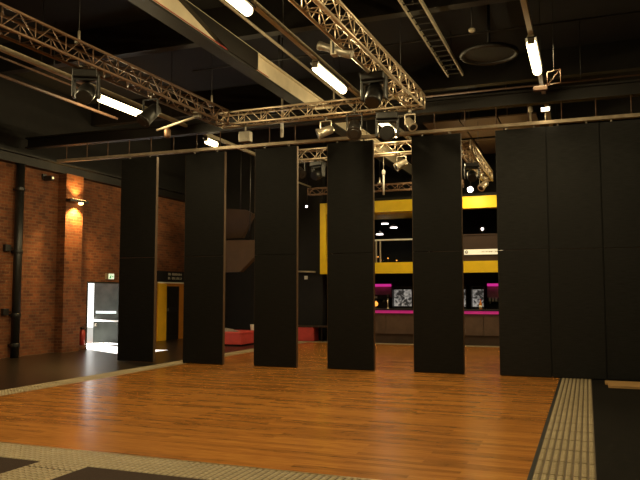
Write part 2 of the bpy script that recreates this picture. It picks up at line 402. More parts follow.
conduit('thin tan conduit just left above the cream steel beam', [(-6.25, 6, 6.4), (-6.25, 10.6, 6.4)], .022, drops=[(-6.25, 8, 6.42)])
conduit('long dull conduit under the ceiling far left, running beside the aluminium truss', [(-10.1, 5, 6.0), (-10.1, 12.2, 6.0)], .022, 'bsteel', drops=[(-10.1, 7, 6.0), (-10.1, 11, 6.0)])
conduit('pale pipe below the lit tube at upper left', [(-9.35, 6, 5.35), (-9.35, 12.1, 5.35)], .03, 'bsteel', drops=[(-9.35, 8, 5.35), (-9.35, 11.5, 5.35)])
conduit('thin cross conduit high above the right hand side', [(-8, 12.95, 6.5), (4, 12.95, 6.5)], .02, 'dsteel', drops=[(-4, 12.95, 6.5), (2, 12.95, 6.5)])
conduit('thin cross conduit low above the partition track on the right', [(-3.4, 14.9, 5.95), (4, 14.9, 5.95)], .022, 'bsteel', drops=[(0, 14.9, 5.95)])
conduit('short lit conduit seen beyond the gap beside the yellow post', [(-8.8, 18.9, 5.25), (-8.8, 21.9, 5.25)], .03, drops=[(-8.8, 19.3, 5.27), (-8.8, 21.5, 5.27)])
# cable ladder upper right of centre
t = thing('cable_ladder', 'metal cable ladder under the dark ceiling right of the bright truss', 'cable ladder', (-2.6, 10, 6.4))
for x in (-2.74, -2.42):
    MB().box(x - .015, x + .015, 6, 15, 6.36, 6.44).build('side_rail', 'pipe', t)
for k in range(30): MB().box(-2.73, -2.43, 6.1 + k * .3, 6.13 + k * .3, 6.37, 6.39).build('rung', 'dsteel', t)
for y in (7.5, 11, 14.5):
    MB().tube((-2.58, y, 6.39), (-2.58, y, ZC), .012).build('hanger', 'dsteel', t)
t = thing('ceiling_drum', 'round dark drum hanging from the ceiling at upper right', 'ceiling drum', (-1.65, 13.4, 6.25))
MB().torus((-1.65, 13.4, 6.22), .52, .045, n=40).build('rim', 'dsteel', t)
MB().lathe([(.5, 0), (.5, .06), (.2, .12), (.05, .14)], (-1.65, 13.4, 6.22), n=32).build('drum', 'dark', t)
MB().tube((-1.65, 13.4, 6.34), (-1.65, 13.4, ZC), .03).build('stem', 'dsteel', t)
t = thing('smoke_detector', 'small pale knob under the ceiling beside the round dark drum', 'detector', (-1.8, 12.24, 6.3))
MB().lathe([(.03, 0), (.06, .02), (.06, .06), (.02, .09)], (-1.8, 12.24, 6.26), n=16).build('body', 'pipe', t)
MB().tube((-1.8, 12.24, 6.34), (-1.8, 12.24, ZC), .01).build('drop_rod', 'dsteel', t)
t = thing('bracket_frame', 'small square metal frame hanging beside the right hand tube light', 'bracket', (-.4, 11.3, 4.9))
m = MB()
for a, c in (((-.5, 5.12), (-.3, 5.15)), ((-.3, 5.15), (-.3, 4.93)), ((-.3, 4.93), (-.5, 4.91)), ((-.5, 4.91), (-.5, 5.12)), ((-.5, 4.91), (-.3, 5.15))):
    m.tube((a[0], 11.4, a[1]), (c[0], 11.4, c[1]), .009, 6)
m.build('frame', 'bsteel', t)
MB().tube((-.4, 11.4, 5.14), (-.4, 11.4, ZC), .006, 6).build('drop_rod', 'dsteel', t)
MB().bbox(-.72, -.5, 11.35, 11.45, 4.83, 4.9, .008).build('box', 'bsteel', t)

# ------------------------------------------------------------------ tube lights on trunking
ROW = {'left': -8.72, 'middle': -4.14, 'right': -.69}
for k, x in ROW.items():
    t = thing('lighting_trunking', 'tan lighting trunking carrying the %s row of tube lights' % k, 'trunking', (x, 2, 5.52))
    MB().bbox(x - .04, x + .04, .5, 21, 5.5, 5.58, .006).build('channel', 'pipe', t)
    for y in (1.5, 5.2, 9.2, 13.2, 17.2, 20.3):
        MB().tube((x, y, 5.58), (x, y, ZC - .003), .007, 6).build('drop_rod', 'dsteel', t)
g = 'tube lights under the ceiling'
def make_light(label, x, y, L=1.5, w=.074):
    t = thing('tube_light', label, 'tube light', (x, y, 5.36), 0, g)
    MB().bbox(x - .05, x + .05, y, y + L, 5.46, 5.5, .006).build('housing', 'pipe', t)
    MB().lathe([(w * .6, 0), (w, .03), (w, L - .09), (w * .6, L - .06)], (x, y + .03, 5.372), (0, 1, 0), 12).build('diffuser', 'tube', t)
    MB().box(x - .085, x + .085, y - .01, y + L + .01, 5.448, 5.46).box(x - .085, x - .08, y - .01, y + L + .01, 5.42, 5.46).box(x + .08, x + .085, y - .01, y + L + .01, 5.42, 5.46).build('reflector', 'dsteel', t)
    for sx in (-1, 1):
        key = 'tube_glow_%.2f' % L
        ld = bpy.data.lights.get(key)
        if ld is None:
            ld = bpy.data.lights.new(key, 'AREA'); ld.shape = 'RECTANGLE'; ld.size = .05; ld.size_y = L - .1; ld.energy = 37 * L; ld.color = LAMP
        lo = bpy.data.objects.new('tube_glow', ld); col.objects.link(lo); lo.parent = t
        lo.location = (sx * .061, L / 2, 5.372 - .061 - 5.36)
        lo.rotation_euler = (0, -sx * .9, 0)
    for yy in (y, y + L - .03):
        MB().bbox(x - .05, x + .05, yy, yy + .03, 5.36, 5.47, .006).build('end_cap', 'grey', t)
    return t
L0 = make_light('lit tube light in the middle row, beside the bright aluminium truss', ROW['middle'], 10.5)
for x, y, l in ((ROW['middle'], 6.62, 'lit tube light cut off by the top edge, left of the bright truss'),
                (ROW['middle'], 14.4, 'lit tube light mostly hidden behind the dark moving heads at the centre'),
                (ROW['middle'], 19.1, 'lit tube light of the middle row hidden behind the fifth panel'),
                (ROW['middle'], 2.7, 'lit tube light of the middle row overhead near the camera'),
                (ROW['left'], 10.7, 'lit tube light at upper left under the dimmed aluminium truss'),
                (ROW['left'], 6.6, 'lit tube light of the left row just outside the left edge'),
                (ROW['left'], 2.7, 'lit tube light of the left row behind the camera side'),
                (ROW['left'], 18.3, 'lit tube light of the left row hidden behind the third panel'),
                (ROW['right'], 10.65, 'lit tube light at upper right above the closed black panels'),
                (ROW['right'], 6.6, 'lit tube light of the right row above the top edge'),
                (ROW['right'], 2.7, 'lit tube light of the right row overhead near the camera'),
                (ROW['right'], 18.3, 'lit tube light of the right row hidden behind the closed panels')):
    dup(L0, (x, y, 5.36), l)
make_light('short lit lamp seen just above the second panel from the left', ROW['left'], 14.75, .55, .075)

# ------------------------------------------------------------------ trusses
def truss(label, p, q, s=.29, bay=.29, m='truss', r=.024):
    p = Vector(p); q = Vector(q); d = (q - p); L = d.length; d.normalize()
    u = d.cross(Vector((0, 0, 1))).normalized(); z = u.cross(d).normalized(); h = s / 2
    t = thing('box_truss', label, 'truss', p)
    cs = [(-h, -h), (h, -h), (h, h), (-h, h)]
    for a, b in cs: MB().tube(p + u*a + z*b, q + u*a + z*b, r, 8).build('chord', m, t)
    n = max(2, round(L / bay))
    for k in range(4):
        (a, b), (a2, b2) = cs[k], cs[(k + 1) % 4]
        A = lambda i: p + d*(L*i/n) + u*a + z*b
        B = lambda i: p + d*(L*i/n) + u*a2 + z*b2
        mm = MB()
        for i in range(n):
            mm.tube(A(i) if i % 2 == 0 else B(i), B(i+1) if i % 2 == 0 else A(i+1), .0085, 5)
            if i % 2 == 0: mm.tube(A(i), B(i), .0085, 5)
        mm.build('lacing', m, t)
    for e in (p, q):
        mm = MB()
        for k in range(4):
            (a, b), (a2, b2) = cs[k], cs[(k + 1) % 4]
            mm.tube(e + u*a + z*b, e + u*a2 + z*b2, .017, 6)
        mm.build('end_frame', m, t)
    return t
TZ = 5.3
truss('dimmed box truss running from the left edge to the corner above the second panel', (-7.42, 4.5, TZ), (-7.12, 12.72, TZ), m='dtruss')
truss('bright box truss running down from the top edge at the centre', (-3.17, 5.5, TZ), (-2.99, 12.72, TZ))
truss('box truss crossing between the left truss and the bright truss', (-7.27, 12.88, TZ), (-2.84, 12.88, TZ), .26, .26)
truss('box truss behind the standing panels crossing the gap right of the fourth panel', (-7.3, 16.2, 5.12), (-2.72, 16.2, 5.12), .26, .26)
truss('box truss behind the fifth panel running away towards the bar', (-2.62, 16.36, 5.08), (-2.62, 20.4, 5.0), .27, .27)
truss('small dark truss far behind in front of the balcony', (-8.4, 20.8, 4.9), (-3.4, 20.8, 4.9), .2, .25, 'dtruss', .015)
def hoist(label, x, y, z, top=ZC, r=.006, sleeve=.22):
    t = thing('hoist_line', label, 'hoist', (x, y, z))
    MB().tube((x, y, z), (x, y, top), r, 6).build('wire', 'dsteel', t)
    MB().lathe([(.012, 0), (.02, .02), (.02, sleeve - .02), (.008, sleeve)], (x, y, z), n=10).build('sleeve', 'silver', t)
    MB().bbox(x - .06, x + .06, y - .035, y + .035, z - .02, z + .05, .008).build('clamp', 'grey', t)
hoist('hoist line holding the left truss near the left edge', -7.28, 8.45, TZ + .17)
hoist('hoist line holding the left truss near its corner', -7.14, 12.3, TZ + .17)
hoist('hoist line holding the bright truss near its far end', -3.03, 11.9, TZ + .17)
hoist('hoist line holding the bright truss near the top edge', -3.12, 7.6, TZ + .17)
hoist('hoist line holding the cross truss below the tube light', -4.66, 12.88, TZ + .15, sleeve=.3)
hoist('hoist line holding the truss behind the panels', -5.0, 16.2, 5.27)
hoist('hoist line holding the truss that runs to the bar', -2.62, 18.6, 5.2)
hoist('hoist line holding the small dark truss by the balcony', -6.0, 20.8, 5.02)

t = thing('drop_pole', 'white pole hanging from above down to the third panel', 'pole', (-6.11, 13.55, 4.97))
MB().tube((-6.11, 13.55, 4.99), (-6.11, 13.55, 5.32), .035, 12).build('lower_sleeve', 'white', t)
MB().tube((-6.11, 13.55, 5.32), (-6.11, 13.55, 5.93), .024, 12).build('shaft', 'silver', t)
MB().tube((-6.11, 13.55, 5.93), (-6.11, 13.55, ZC), .01, 8).build('wire', 'dsteel', t)
t = thing('drop_pole', 'white pole hanging in the gap between the fourth and fifth panels', 'pole', (-4.62, 16.34, 4.0))
MB().tube((-4.62, 16.36, 4.02), (-4.62, 16.36, 4.56), .024, 12).build('shaft', 'white', t)
MB().lathe([(.03, 0), (.045, .02), (.045, .1), (.02, .13)], (-4.62, 16.36, 4.52), n=12).build('cap', 'white', t)
MB().tube((-4.62, 16.36, 4.6), (-4.62, 16.36, 5.0), .009, 8).build('wire', 'silver', t)

# ------------------------------------------------------------------ stage lights
def moving_head(label, x, y, ztop, s=1.0, tilt=0, rz=0, lit=False):
    """hangs under a truss: base, yoke, head with lens; origin at the top of its clamp"""
    t = thing('moving_head', label, 'stage light', (0, 0, 0), 0, 'moving heads hanging from the trusses')
    MB().bbox(-.19*s, .19*s, -.15*s, .15*s, -.15*s, -.03*s, .015*s).build('base', 'black', t)
    MB().box(-.12*s, -.07*s, -.03, .03, -.03*s, .06).box(.07*s, .12*s, -.03, .03, -.03*s, .06).build('clamp', 'grey', t)
    MB().bbox(-.21*s, -.165*s, -.07*s, .07*s, -.46*s, -.1*s, .012*s).bbox(.165*s, .21*s, -.07*s, .07*s, -.46*s, -.1*s, .012*s).bbox(-.2*s, .2*s, -.07*s, .07*s, -.19*s, -.15*s, .01*s).build('yoke', 'black', t)
    ax = Vector((0, -math.cos(tilt), -math.sin(tilt)))
    h = MB().lathe([(.08*s, -.2*s), (.125*s, -.16*s), (.14*s, -.02*s), (.135*s, .14*s), (.115*s, .19*s)], (0, 0, -.38*s), ax, 20).build('head', 'black', t)
    c = Vector((0, 0, -.38*s)) + ax*.185*s
    MB().lathe([(.095*s, 0), (.095*s, .012*s)], c, ax, 20).build('lens', 'led' if lit else 'black', h)
    t.location = (x, y, ztop); t.rotation_euler = (0, 0, rz)
    return t
def par(label, x, y, ztop, s=1.0, ax=(0, -.6, -.8), m='black', rz=0):
    t = thing('par_can', label, 'stage light', (0, 0, 0), 0, 'par cans hanging from the trusses')
    a = Vector(ax).normalized(); c = Vector((0, 0, -.28*s))
    b = MB().lathe([(.05*s, -.18*s), (.09*s, -.14*s), (.1*s, .02*s), (.105*s, .15*s), (.118*s, .16*s), (.118*s, .185*s)], c, a, 18).build('can', m, t)
    MB().lathe([(.09*s, 0), (.07*s, .012*s)], c + a*.18*s, a, 18).build('lens', 'black', b)
    MB().box(-.13*s, -.118*s, -.02, .02, -.3*s, -.06*s).box(.118*s, .13*s, -.02, .02, -.3*s, -.06*s).box(-.13*s, .13*s, -.02, .02, -.07*s, -.055*s).build('yoke', m, t)
    MB().tube((0, 0, -.06*s), (0, 0, .02), .014).bbox(-.03, .03, -.025, .025, -.01, .05, .006).build('clamp', 'grey', t)
    t.location = (x, y, ztop); t.rotation_euler = (0, 0, rz)
    return t
LB = TZ - .21      # just under the lower chords
moving_head('large black moving head hanging from the bright truss near its far end', -3.14, 10.6, LB + .1, 1.02, .9)
moving_head('black moving head below the end of the cross truss, left of the fifth panel', -3.56, 12.9, LB + .05, 1.1, .25, .2)
moving_head('black moving head hanging under the dimmed truss beside the upper left tube light', -7.33, 8.7, LB + .05, 1.0, .6, .5)
moving_head('black moving head under the truss behind the panels, right of the fifth panel', -2.62, 17.4, 4.88, .9, .5, .2)
moving_head('black moving head under the truss behind the panels, between third and fourth panels', -6.3, 16.2, 4.95, .9, .4, -.3)
par('black par can in front of the brightly lit piece of the cross truss', -4.17, 12.7, LB + .08, 1.25, (.2, -.7, -.6))
par('pale par can under the cross truss above the fourth panel from the left', -4.85, 12.9, LB + .04, .95, (-.8, -.4, -.35), 'silver')
par('silver par can at the corner where the cross truss meets the bright truss', -3.1, 12.88, LB, .8, (.5, -.5, -.7), 'silver')
par('silver par can behind the gap between fourth and fifth panels', -4.12, 16.2, 4.97, .9, (-.7, -.5, -.5), 'silver')
par('black par can under the dimmed truss before its corner', -7.2, 10.25, LB + .04, 1.2, (-.3, -.6, -.7))
par('silver par can on the truss that runs towards the bar', -2.6, 19.4, 4.85, .9, (-.4, -.6, -.6), 'silver')
par('dark par can under the truss behind the third panel, seen right of it', -6.75, 16.1, 4.97, 1.0, (.5, -.6, -.5))
# profile spot on the left of the bright truss
t = thing('profile_spot', 'long pale profile spot lying beside the bright truss near the middle tube light', 'stage light', (-3.4, 9.35, 5.1))
a = Vector((-3.1, 9.35, 5.07)); b_ = Vector((-3.62, 9.35, 5.27)); ax = (b_ - a).normalized()
MB().lathe([(.06, 0), (.075, .03), (.075, .3), (.06, .32), (.06, .5), (.07, .52), (.07, .56)], a, ax, 16).build('barrel', 'grey', t)
MB().bbox(-3.42, -3.32, 9.28, 9.42, 5.08, 5.3, .01).build('shutter_box', 'pipe', t)
MB().lathe([(.055, 0), (.05, .01)], b_ + ax*.005, ax, 16).build('lens', 'black', t)
MB().box(-3.38, -3.36, 9.26, 9.28, 5.1, 5.28).box(-3.38, -3.36, 9.42, 9.44, 5.1, 5.28).build('yoke', 'black', t)
# pale box and boom at the left corner
t = thing('dimmer_box', 'small pale box hanging under the cross truss above the gap beside the second panel', 'box', (-6.65, 12.86, 4.75))
MB().bbox(-6.78, -6.52, 12.8, 12.95, 4.78, 5.0, .012).build('case', 'grey', t)
MB().tube((-6.65, 12.87, 5.0), (-6.65, 12.87, 5.16), .02).build('stem', 'grey', t)
MB().box(-6.72, -6.58, 12.79, 12.8, 4.82, 4.9).build('front_plate', 'grey', t)
t = thing('boom_arm', 'pale boom arm reaching out from the dimmed truss with a small lamp', 'boom', (-7.15, 11.75, 5.1))
MB().tube((-7.1, 11.75, 5.12), (-8.6, 12.5, 5.12), .026, 10).build('tube', 'pipe', t)
MB().bbox(-7.2, -7.08, 11.68, 11.8, 5.08, 5.2, .008).build('clamp', 'grey', t)
MB().lathe([(.05, 0), (.07, .04), (.07, .16), (.04, .2)], (-8.2, 12.3, 4.88), n=14).build('lamp', 'dtruss', t)

# ------------------------------------------------------------------ brick wall fittings
t = thing('drain_pipe', 'thick black drain pipe running up the brick wall near the left edge', 'pipe', (XL + .16, 13.58, 0))
MB().tube((XL + .16, 13.58, -.01), (XL + .16, 13.58, 4.9), .105, 16).build('pipe', 'black', t)
for z in (.25, 1.0, 2.6, 4.2):
    MB().lathe([(.118, 0), (.122, .01), (.122, .09), (.118, .1)], (XL + .16, 13.58, z), n=16).box(XL + .002, XL + .1, 13.5, 13.66, z + .02, z + .08).build('collar', 'black', t)
for z in (1.05, 2.65):
    MB().bbox(XL + .002, XL + .1, 13.24, 13.42, z, z + .17, .01).box(XL + .03, XL + .08, 13.4, 13.5, z + .06, z + .1).build('junction_box', 'black', t)
t = thing('wall_lamp', 'lit wall lamp shining up and down the brick pier', 'wall lamp', (XL + .28, 15.47, 4.1))
MB().bbox(XL + .28, XL + .46, 15.1, 15.84, 4.13, 4.2, .006).build('housing', 'black', t)
MB().box(XL + .30, XL + .44, 15.2, 15.75, 4.202, 4.206).build('upper_lens', 'warm', t)
MB().lathe([(.04, 0), (.07, .03), (.07, .06)], (XL + .40, 15.58, 4.07), n=14).build('lower_lens', 'warm', t)
for k, (z, d, e) in enumerate(((4.25, 1, 90), (4.04, -1, 420))):
    l = bpy.data.lights.new('wall_lamp_beam', 'SPOT'); l.energy = e; l.color = (1, .56, .16); l.spot_size = 2.2; l.spot_blend = .6; l.shadow_soft_size = .05
    o = bpy.data.objects.new('wall_lamp_beam', l); col.objects.link(o); o.parent = t; o.location = (.16, 0, z - 4.1)
    o.rotation_euler = (0 if d < 0 else PI, 0, 0)
t = thing('security_camera', 'small black security camera high on the brick wall right of the drain pipe', 'camera', (XL, 14.55, 4.7))
MB().bbox(XL, XL + .05, 14.48, 14.62, 4.66, 4.8, .006).build('bracket', 'black', t)
b = MB().bbox(XL + .05, XL + .32, 14.49, 14.61, 4.62, 4.74, .01).build('body', 'black', t)
MB().lathe([(.04, 0), (.035, .015)], (XL + .32, 14.55, 4.68), (1, 0, 0), 14).build('lens', 'silver', t)
t = thing('fire_extinguisher', 'red fire extinguisher hung on the wall beside the exit door', 'fire extinguisher', (XL + .12, 16.1, .12))
MB().lathe([(.06, 0), (.08, .02), (.08, .36), (.05, .43), (.025, .45)], (XL + .13, 16.1, .12), n=16).build('cylinder', 'extred', t)
MB().box(XL + .1, XL + .16, 16.05, 16.16, .57, .62).tube((XL + .13, 16.0, .62), (XL + .13, 16.2, .66), .012).build('valve', 'black', t)
MB().path([(XL + .15, 16.18, .6), (XL + .19, 16.22, .5), (XL + .19, 16.2, .3)], .012).build('hose', 'black', t)
MB().box(XL + .003, XL + .05, 16.04, 16.16, .1, .5).build('bracket', 'black', t)
# exit sign: white lit box with a green running figure and arrow
t = thing('exit_sign', 'small lit white and green exit sign above the open door', 'sign', (XL, 17.4, 2.02))
MB().bbox(XL, XL + .08, 17.2, 17.53, 2.02, 2.2, .006).build('box', 'grey', t)
f = MB().box(XL + .08, XL + .084, 17.27, 17.525, 2.03, 2.19).build('face', 'exitwhite', t)
MB().box(XL + .084, XL + .088, 17.31, 17.37, 2.05, 2.08).tube((XL + .087, 17.37, 2.15), (XL + .089, 17.37, 2.15), .018).prism([(17.3, 2.06), (17.35, 2.13), (17.4, 2.13), (17.36, 2.05)], XL + .084, XL + .088, 'x').prism([(17.44, 2.08), (17.5, 2.11), (17.44, 2.14)], XL + .084, XL + .088, 'x').build('pictogram', 'exitgreen', f)
# black sign with two lines of pale lettering over the yellow doorway
t = thing('door_sign', 'black sign with two lines of pale lettering above the yellow doorway', 'sign', (XL, 20.9, 1.99))
MB().box(XL, XL + .06, 19.9, 22.0, 1.99, 2.36).build('board', 'signblack', t)
for z in (2.22, 2.08):
    m = MB(); y = 20.5
    random.seed(int(z * 100))
    for wl in (2, 8):
        for k in range(wl):
            c = random.choice('nohil'); ww = .06
            if c in 'noh':
                m.box(XL + .06, XL + .066, y, y + .016, z, z + .08).box(XL + .06, XL + .066, y + .042, y + ww, z, z + .08)
                m.box(XL + .06, XL + .066, y, y + ww, z + .062, z + .08)
                if c == 'o': m.box(XL + .06, XL + .066, y, y + ww, z, z + .018)
            else:
                m.box(XL + .06, XL + .066, y + .008, y + .026, z, z + .08).box(XL + .06, XL + .066, y + .008, y + .052, z if c == 'l' else z + .03, z + .018 if c == 'l' else z + .048)
            y += .082
        y += .07
    m.build('lettering', 'letter', t)

# brown boarded shapes and dark corner behind the second gap
t = thing('angular_board', 'brown angular boarded panel above the red bench, lighter lower one', 'board', (-11, 20.3, 2.3))
MB().prism([(-12.4, 3.36), (-9.98, 3.31), (-9.98, 2.75), (-10.49, 2.29), (-12.4, 2.29)], 20.0, 20.25).build('face_board', 'brownboard', t)
MB().tube((-10.2, 20.12, 3.31), (-10.2, 20.12, ZC), .02).tube((-12.0, 20.12, 3.31), (-12.0, 20.12, ZC), .02).build('hanger', 'dsteel', t)
t = thing('angular_board', 'dark brown tapering board above the lighter brown one', 'board', (-11, 20.5, 3.4))
MB().prism([(-12.4, 4.5), (-10.5, 4.36), (-10.18, 4.2), (-10.6, 3.42), (-12.4, 3.38)], 20.3, 20.5).build('face_board', 'dbrown', t)
MB().tube((-10.7, 20.4, 4.3), (-10.7, 20.4, ZC), .02).tube((-12.1, 20.4, 4.3), (-12.1, 20.4, ZC), .02).build('hanger', 'dsteel', t)

# red bench and what lies on it
t = thing('red_bench', 'red upholstered bench with dark things on it, left of the third panel', 'bench', (-10.8, 19.3, 0))
MB().bbox(-11.75, -9.87, 18.95, 20.1, .03, .36, .02).build('seat_block', 'red', t)
MB().bbox(-11.76, -9.86, 18.94, 20.11, .335, .42, .025).build('cushion', 'red', t)
MB().box(-11.7, -9.92, 19.0, 20.05, -.014, .03).build('plinth', 'black', t)
m = MB(); random.seed(3)
N = 9
vs = []; fs = []
for i in range(N + 1):
    for j in range(5):
        u, v = i / N, j / 4
        e = math.sin(PI * u) * math.sin(PI * (v * .9 + .05))
        vs.append((-10.85 + .75*u, 19.0 + .4*v, .421 + e*(.05 + .07*random.random())))
for i in range(N):
    for j in range(4):
        a = i*5 + j; fs.append((a, a + 1, a + 6, a + 5))
nb = len(vs); vs += [(-10.85, 19.0, .421), (-10.1, 19.0, .421), (-10.1, 19.4, .421), (-10.85, 19.4, .421)]; fs.append((nb, nb+1, nb+2, nb+3))
m.add(vs, fs, True); tag(m.build('folded_jacket', 'cloth', loc=(-10.47, 19.2, .42)), 'crumpled dark jacket lying on the front of the red bench', 'jacket')
t = thing('paper_cup', 'small white cup at the far end of the red bench', 'cup', (-9.98, 19.9, .42))
MB().lathe([(.05, 0), (.055, .02), (.07, .16), (.07, .165)], (-9.98, 19.9, .421), n=16).build('cup_body', 'white', t)
MB().lathe([(.074, 0), (.074, .015), (.06, .025)], (-9.98, 19.9, .584), n=16).build('lid', 'white', t)
t = thing('red_seat_unit', 'red seat with an open dark middle, seen left of the fourth panel', 'seat', (-8.6, 21.8, 0))
MB().bbox(-9.7, -8.62, 21.75, 22.25, -.01, .46, .02).build('seat_block', 'red', t)
MB().bbox(-8.08, -7.85, 21.75, 22.25, -.01, .46, .02).build('end_block', 'red', t)
MB().box(-9.72, -7.83, 21.73, 22.27, .46, .5).build('top_board', 'dbrown', t)
MB().box(-8.36, -8.32, 21.78, 21.84, -.01, .46).build('support', 'black', t)
t = thing('hand_rail', 'short pale rail on the dark wall left of the yellow post', 'rail', (-9, 22.2, 2.35))
MB().tube((-9.5, 22.2, 2.36), (-8.72, 22.2, 2.33), .03).build('bar', 'pipe', t)
MB().box(-9.3, -9.26, 22.2, 22.3, 2.32, 2.36).box(-8.9, -8.86, 22.2, 22.3, 2.32, 2.36).build('bracket', 'grey', t)
t = thing('wall_switch', 'small white square plate on the dark wall below the pale rail', 'switch', (-9.1, 22.29, 2.1))
MB().bbox(-9.17, -9.05, 22.275, 22.3, 2.08, 2.2, .004).build('plate', 'white', t)
MB().box(-9.13, -9.09, 22.265, 22.275, 2.12, 2.16).build('rocker', 'white', t)

# ------------------------------------------------------------------ balcony over the bar
struct('mezzanine_floor', MB().box(-8.4, XR, 22.3, YB, 2.3, 2.58), 'wallblack')
t = thing('balcony_surround', 'yellow surround of the balcony opening above the bar', 'balcony', (-8.3, 22, 2.25))
MB().box(-8.46, -8.25, 21.95, 22.35, 2.25, 4.66).build('post', 'yellow', t)
MB().box(-8.25, XR - .01, 21.98, 22.3, 2.25, 2.61).build('lower_band', 'yellow', t)
MB().box(-8.25, XR - .01, 21.98, 22.3, 4.28, 4.66).build('upper_band', 'yellow', t)
MB().box(-8.25, -4.65, 22.3, 24.0, 4.26, 4.3).build('soffit', 'yellow', t)
struct('balcony_back_wall', MB().box(-8.4, XR, 25.6, 25.8, 2.58, ZC), 'wallblack')
struct('balcony_ceiling', MB().box(-8.24, XR, 22.31, 25.6, 4.66, 4.8), 'wallblack')
t = thing('balcony_railing', 'balcony railing with pale top rail and clear glass', 'railing', (-6.5, 22.2, 2.61))
MB().tube((-8.2, 22.14, 3.36), (-4.66, 22.14, 3.36), .028, 10).build('top_rail', 'white', t)
for x in (-8.1, -6.52, -6.38, -4.75):
    MB().box(x - .02, x + .02, 22.12, 22.16, 2.61, 3.34).build('post', 'silver', t)
for a, c in ((-8.05, -6.56), (-6.34, -4.8)):
    MB().box(a, c, 22.135, 22.147, 2.68, 3.3).build('glass_pane', 'glass', t)
t = thing('balcony_parapet', 'brown solid parapet of the balcony right of the fifth panel', 'parapet', (-2, 22.1, 2.61))
MB().box(-4.62, 3, 22.04, 22.14, 2.61, 3.42).build('board', 'dbrown', t)
MB().box(-4.62, 3, 22.02, 22.16, 3.42, 3.46).build('cap', 'dbrown', t)
t = thing('direction_sign', 'long cream direction sign on the balcony parapet right of the fifth panel', 'sign', (-3.1, 22.0, 2.9))
MB().box(-3.6, -2.4, 22.0, 22.04, 2.81, 2.975).build('board', 'signwhite', t)
a = MB().torus((-3.52, 21.998, 2.893), .045, .008, (0, 1, 0), 20, 6)
a.box(-3.55, -3.51, 21.994, 22.0, 2.885, 2.901).prism([(-3.515, 2.872), (-3.487, 2.893), (-3.515, 2.914)], 21.994, 22.0)
a.build('arrow', 'signblack', t)
m = MB(); x = -3.05; random.seed(5)
while x < -2.48:
    ww = random.choice((.025, .03, .02))
    m.box(x, x + .007, 21.996, 22.0, 2.875, 2.915); m.box(x, x + ww, 21.996, 22.0, random.choice((2.875, 2.892, 2.908)), 2.915); x += ww + .014
m.build('lettering', 'letterdark', t)
g = 'pendant lamps in the balcony'
def pendant(label, x, y, z):
    t = thing('pendant_lamp', label, 'pendant lamp', (0, 0, 0), 0, g)
    MB().lathe([(.03, .1), (.1, .05), (.14, 0)], (0, 0, 0), n=18).build('shade', 'grey', t)
    MB().lathe([(.13, -.025), (.13, 0)], (0, 0, 0), n=18).build('lens', 'led', t)
    MB().tube((0, 0, .1), (0, 0, .13), .02).build('stem', 'dsteel', t)
    t.location = (x, y, z)
    if z + .1 < 4.5: MB().add([(-.006, -.006, .1), (.006, -.006, .1), (0, .006, .1), (-.006, -.006, 4.66 - z), (.006, -.006, 4.66 - z), (0, .006, 4.66 - z)], [(0, 1, 4, 3), (1, 2, 5, 4), (2, 0, 3, 5)]).build('cord', 'dsteel', t, loc=(0, 0, 0))
    return t
pendant('white pendant lamp in the balcony, highest of the three under the soffit', -6.8, 24.2, 4.13)
pendant('white pendant lamp in the balcony, rightmost of the three under the soffit', -6.47, 24.2, 3.98)
pendant('white pendant lamp in the balcony, lowest and leftmost beside the fourth panel', -7.0, 24.2, 3.75)
g = 'tea lights in the balcony'
for k, (x, z) in enumerate(((-6.5, 2.72), (-6.25, 2.78), (-5.95, 2.7), (-6.6, 2.83))):
    t = thing('tea_light', ['small orange tea light behind the balcony glass, second from the left', 'small orange tea light behind the balcony glass, second from the right', 'small orange tea light behind the balcony glass, rightmost', 'small orange tea light behind the balcony glass, leftmost'][k], 'tea light', (x, 22.6, 2.58), 0, g)
    MB().lathe([(.02, 0), (.03, .005), (.012, .02), (.012, z - 2.6)], (x, 22.6, 2.581), n=10).build('holder', 'black', t)
    MB().lathe([(.018, 0), (.024, .02), (.018, .04)], (x, 22.6, z - .02), n=10).build('glass', 'warmglobe', t)
t = thing('ceiling_spot', 'round pale lamp on the dark balcony wall right of the fifth panel', 'lamp', (-3.3, 25.5, 3.95))
MB().lathe([(.13, 0), (.12, .05), (.07, .1)], (-3.5, 25.6, 3.93), (0, -1, 0), 18).build('dome', 'grey', t)
MB().lathe([(.05, 0), (.04, .02)], (-3.5, 25.5, 3.93), (0, -1, 0), 14).build('lens', 'led', t)
for x, y, z, l in ((-3.28, 21.4, 4.79, 'small bright spot lamp just above the yellow upper band right of the fifth panel'), (-8.94, 21.9, 4.58, 'tiny bright spot lamp high on the dark wall left of the yellow post')):
    s = 1 if z > 4.7 else .45
    t = thing('spot_lamp', l, 'lamp', (x, y, z))
    MB().lathe([(.05*s, -.12*s), (.09*s, -.08*s), (.1*s, 0)], (x, y, z), (0, -1, -.3), 16).build('can', 'black', t)
    MB().lathe([(.09*s, 0), (.08*s, .01)], (x, y - .003, z - .001), (0, -1, -.3), 16).build('lens', 'led', t)
    if s == 1:
        l = bpy.data.lights.new('spot_lamp_beam', 'SPOT'); l.energy = 60; l.color = (1, .8, .5); l.spot_size = 2.6; l.spot_blend = .8; l.shadow_soft_size = .08
        o = bpy.data.objects.new('spot_lamp_beam', l); col.objects.link(o); o.parent = t; o.location = (0, -.12, -.05)
        o.rotation_euler = Vector((0, .75, -.6)).to_track_quat('-Z', 'Y').to_euler()
    MB().tube((x, y + .08, z + .02), (x, y + .08, 5.5), .01).tube((x, y + .08, 5.5), (x, y + .08, ZC), .006).build('stem', 'dsteel', t)
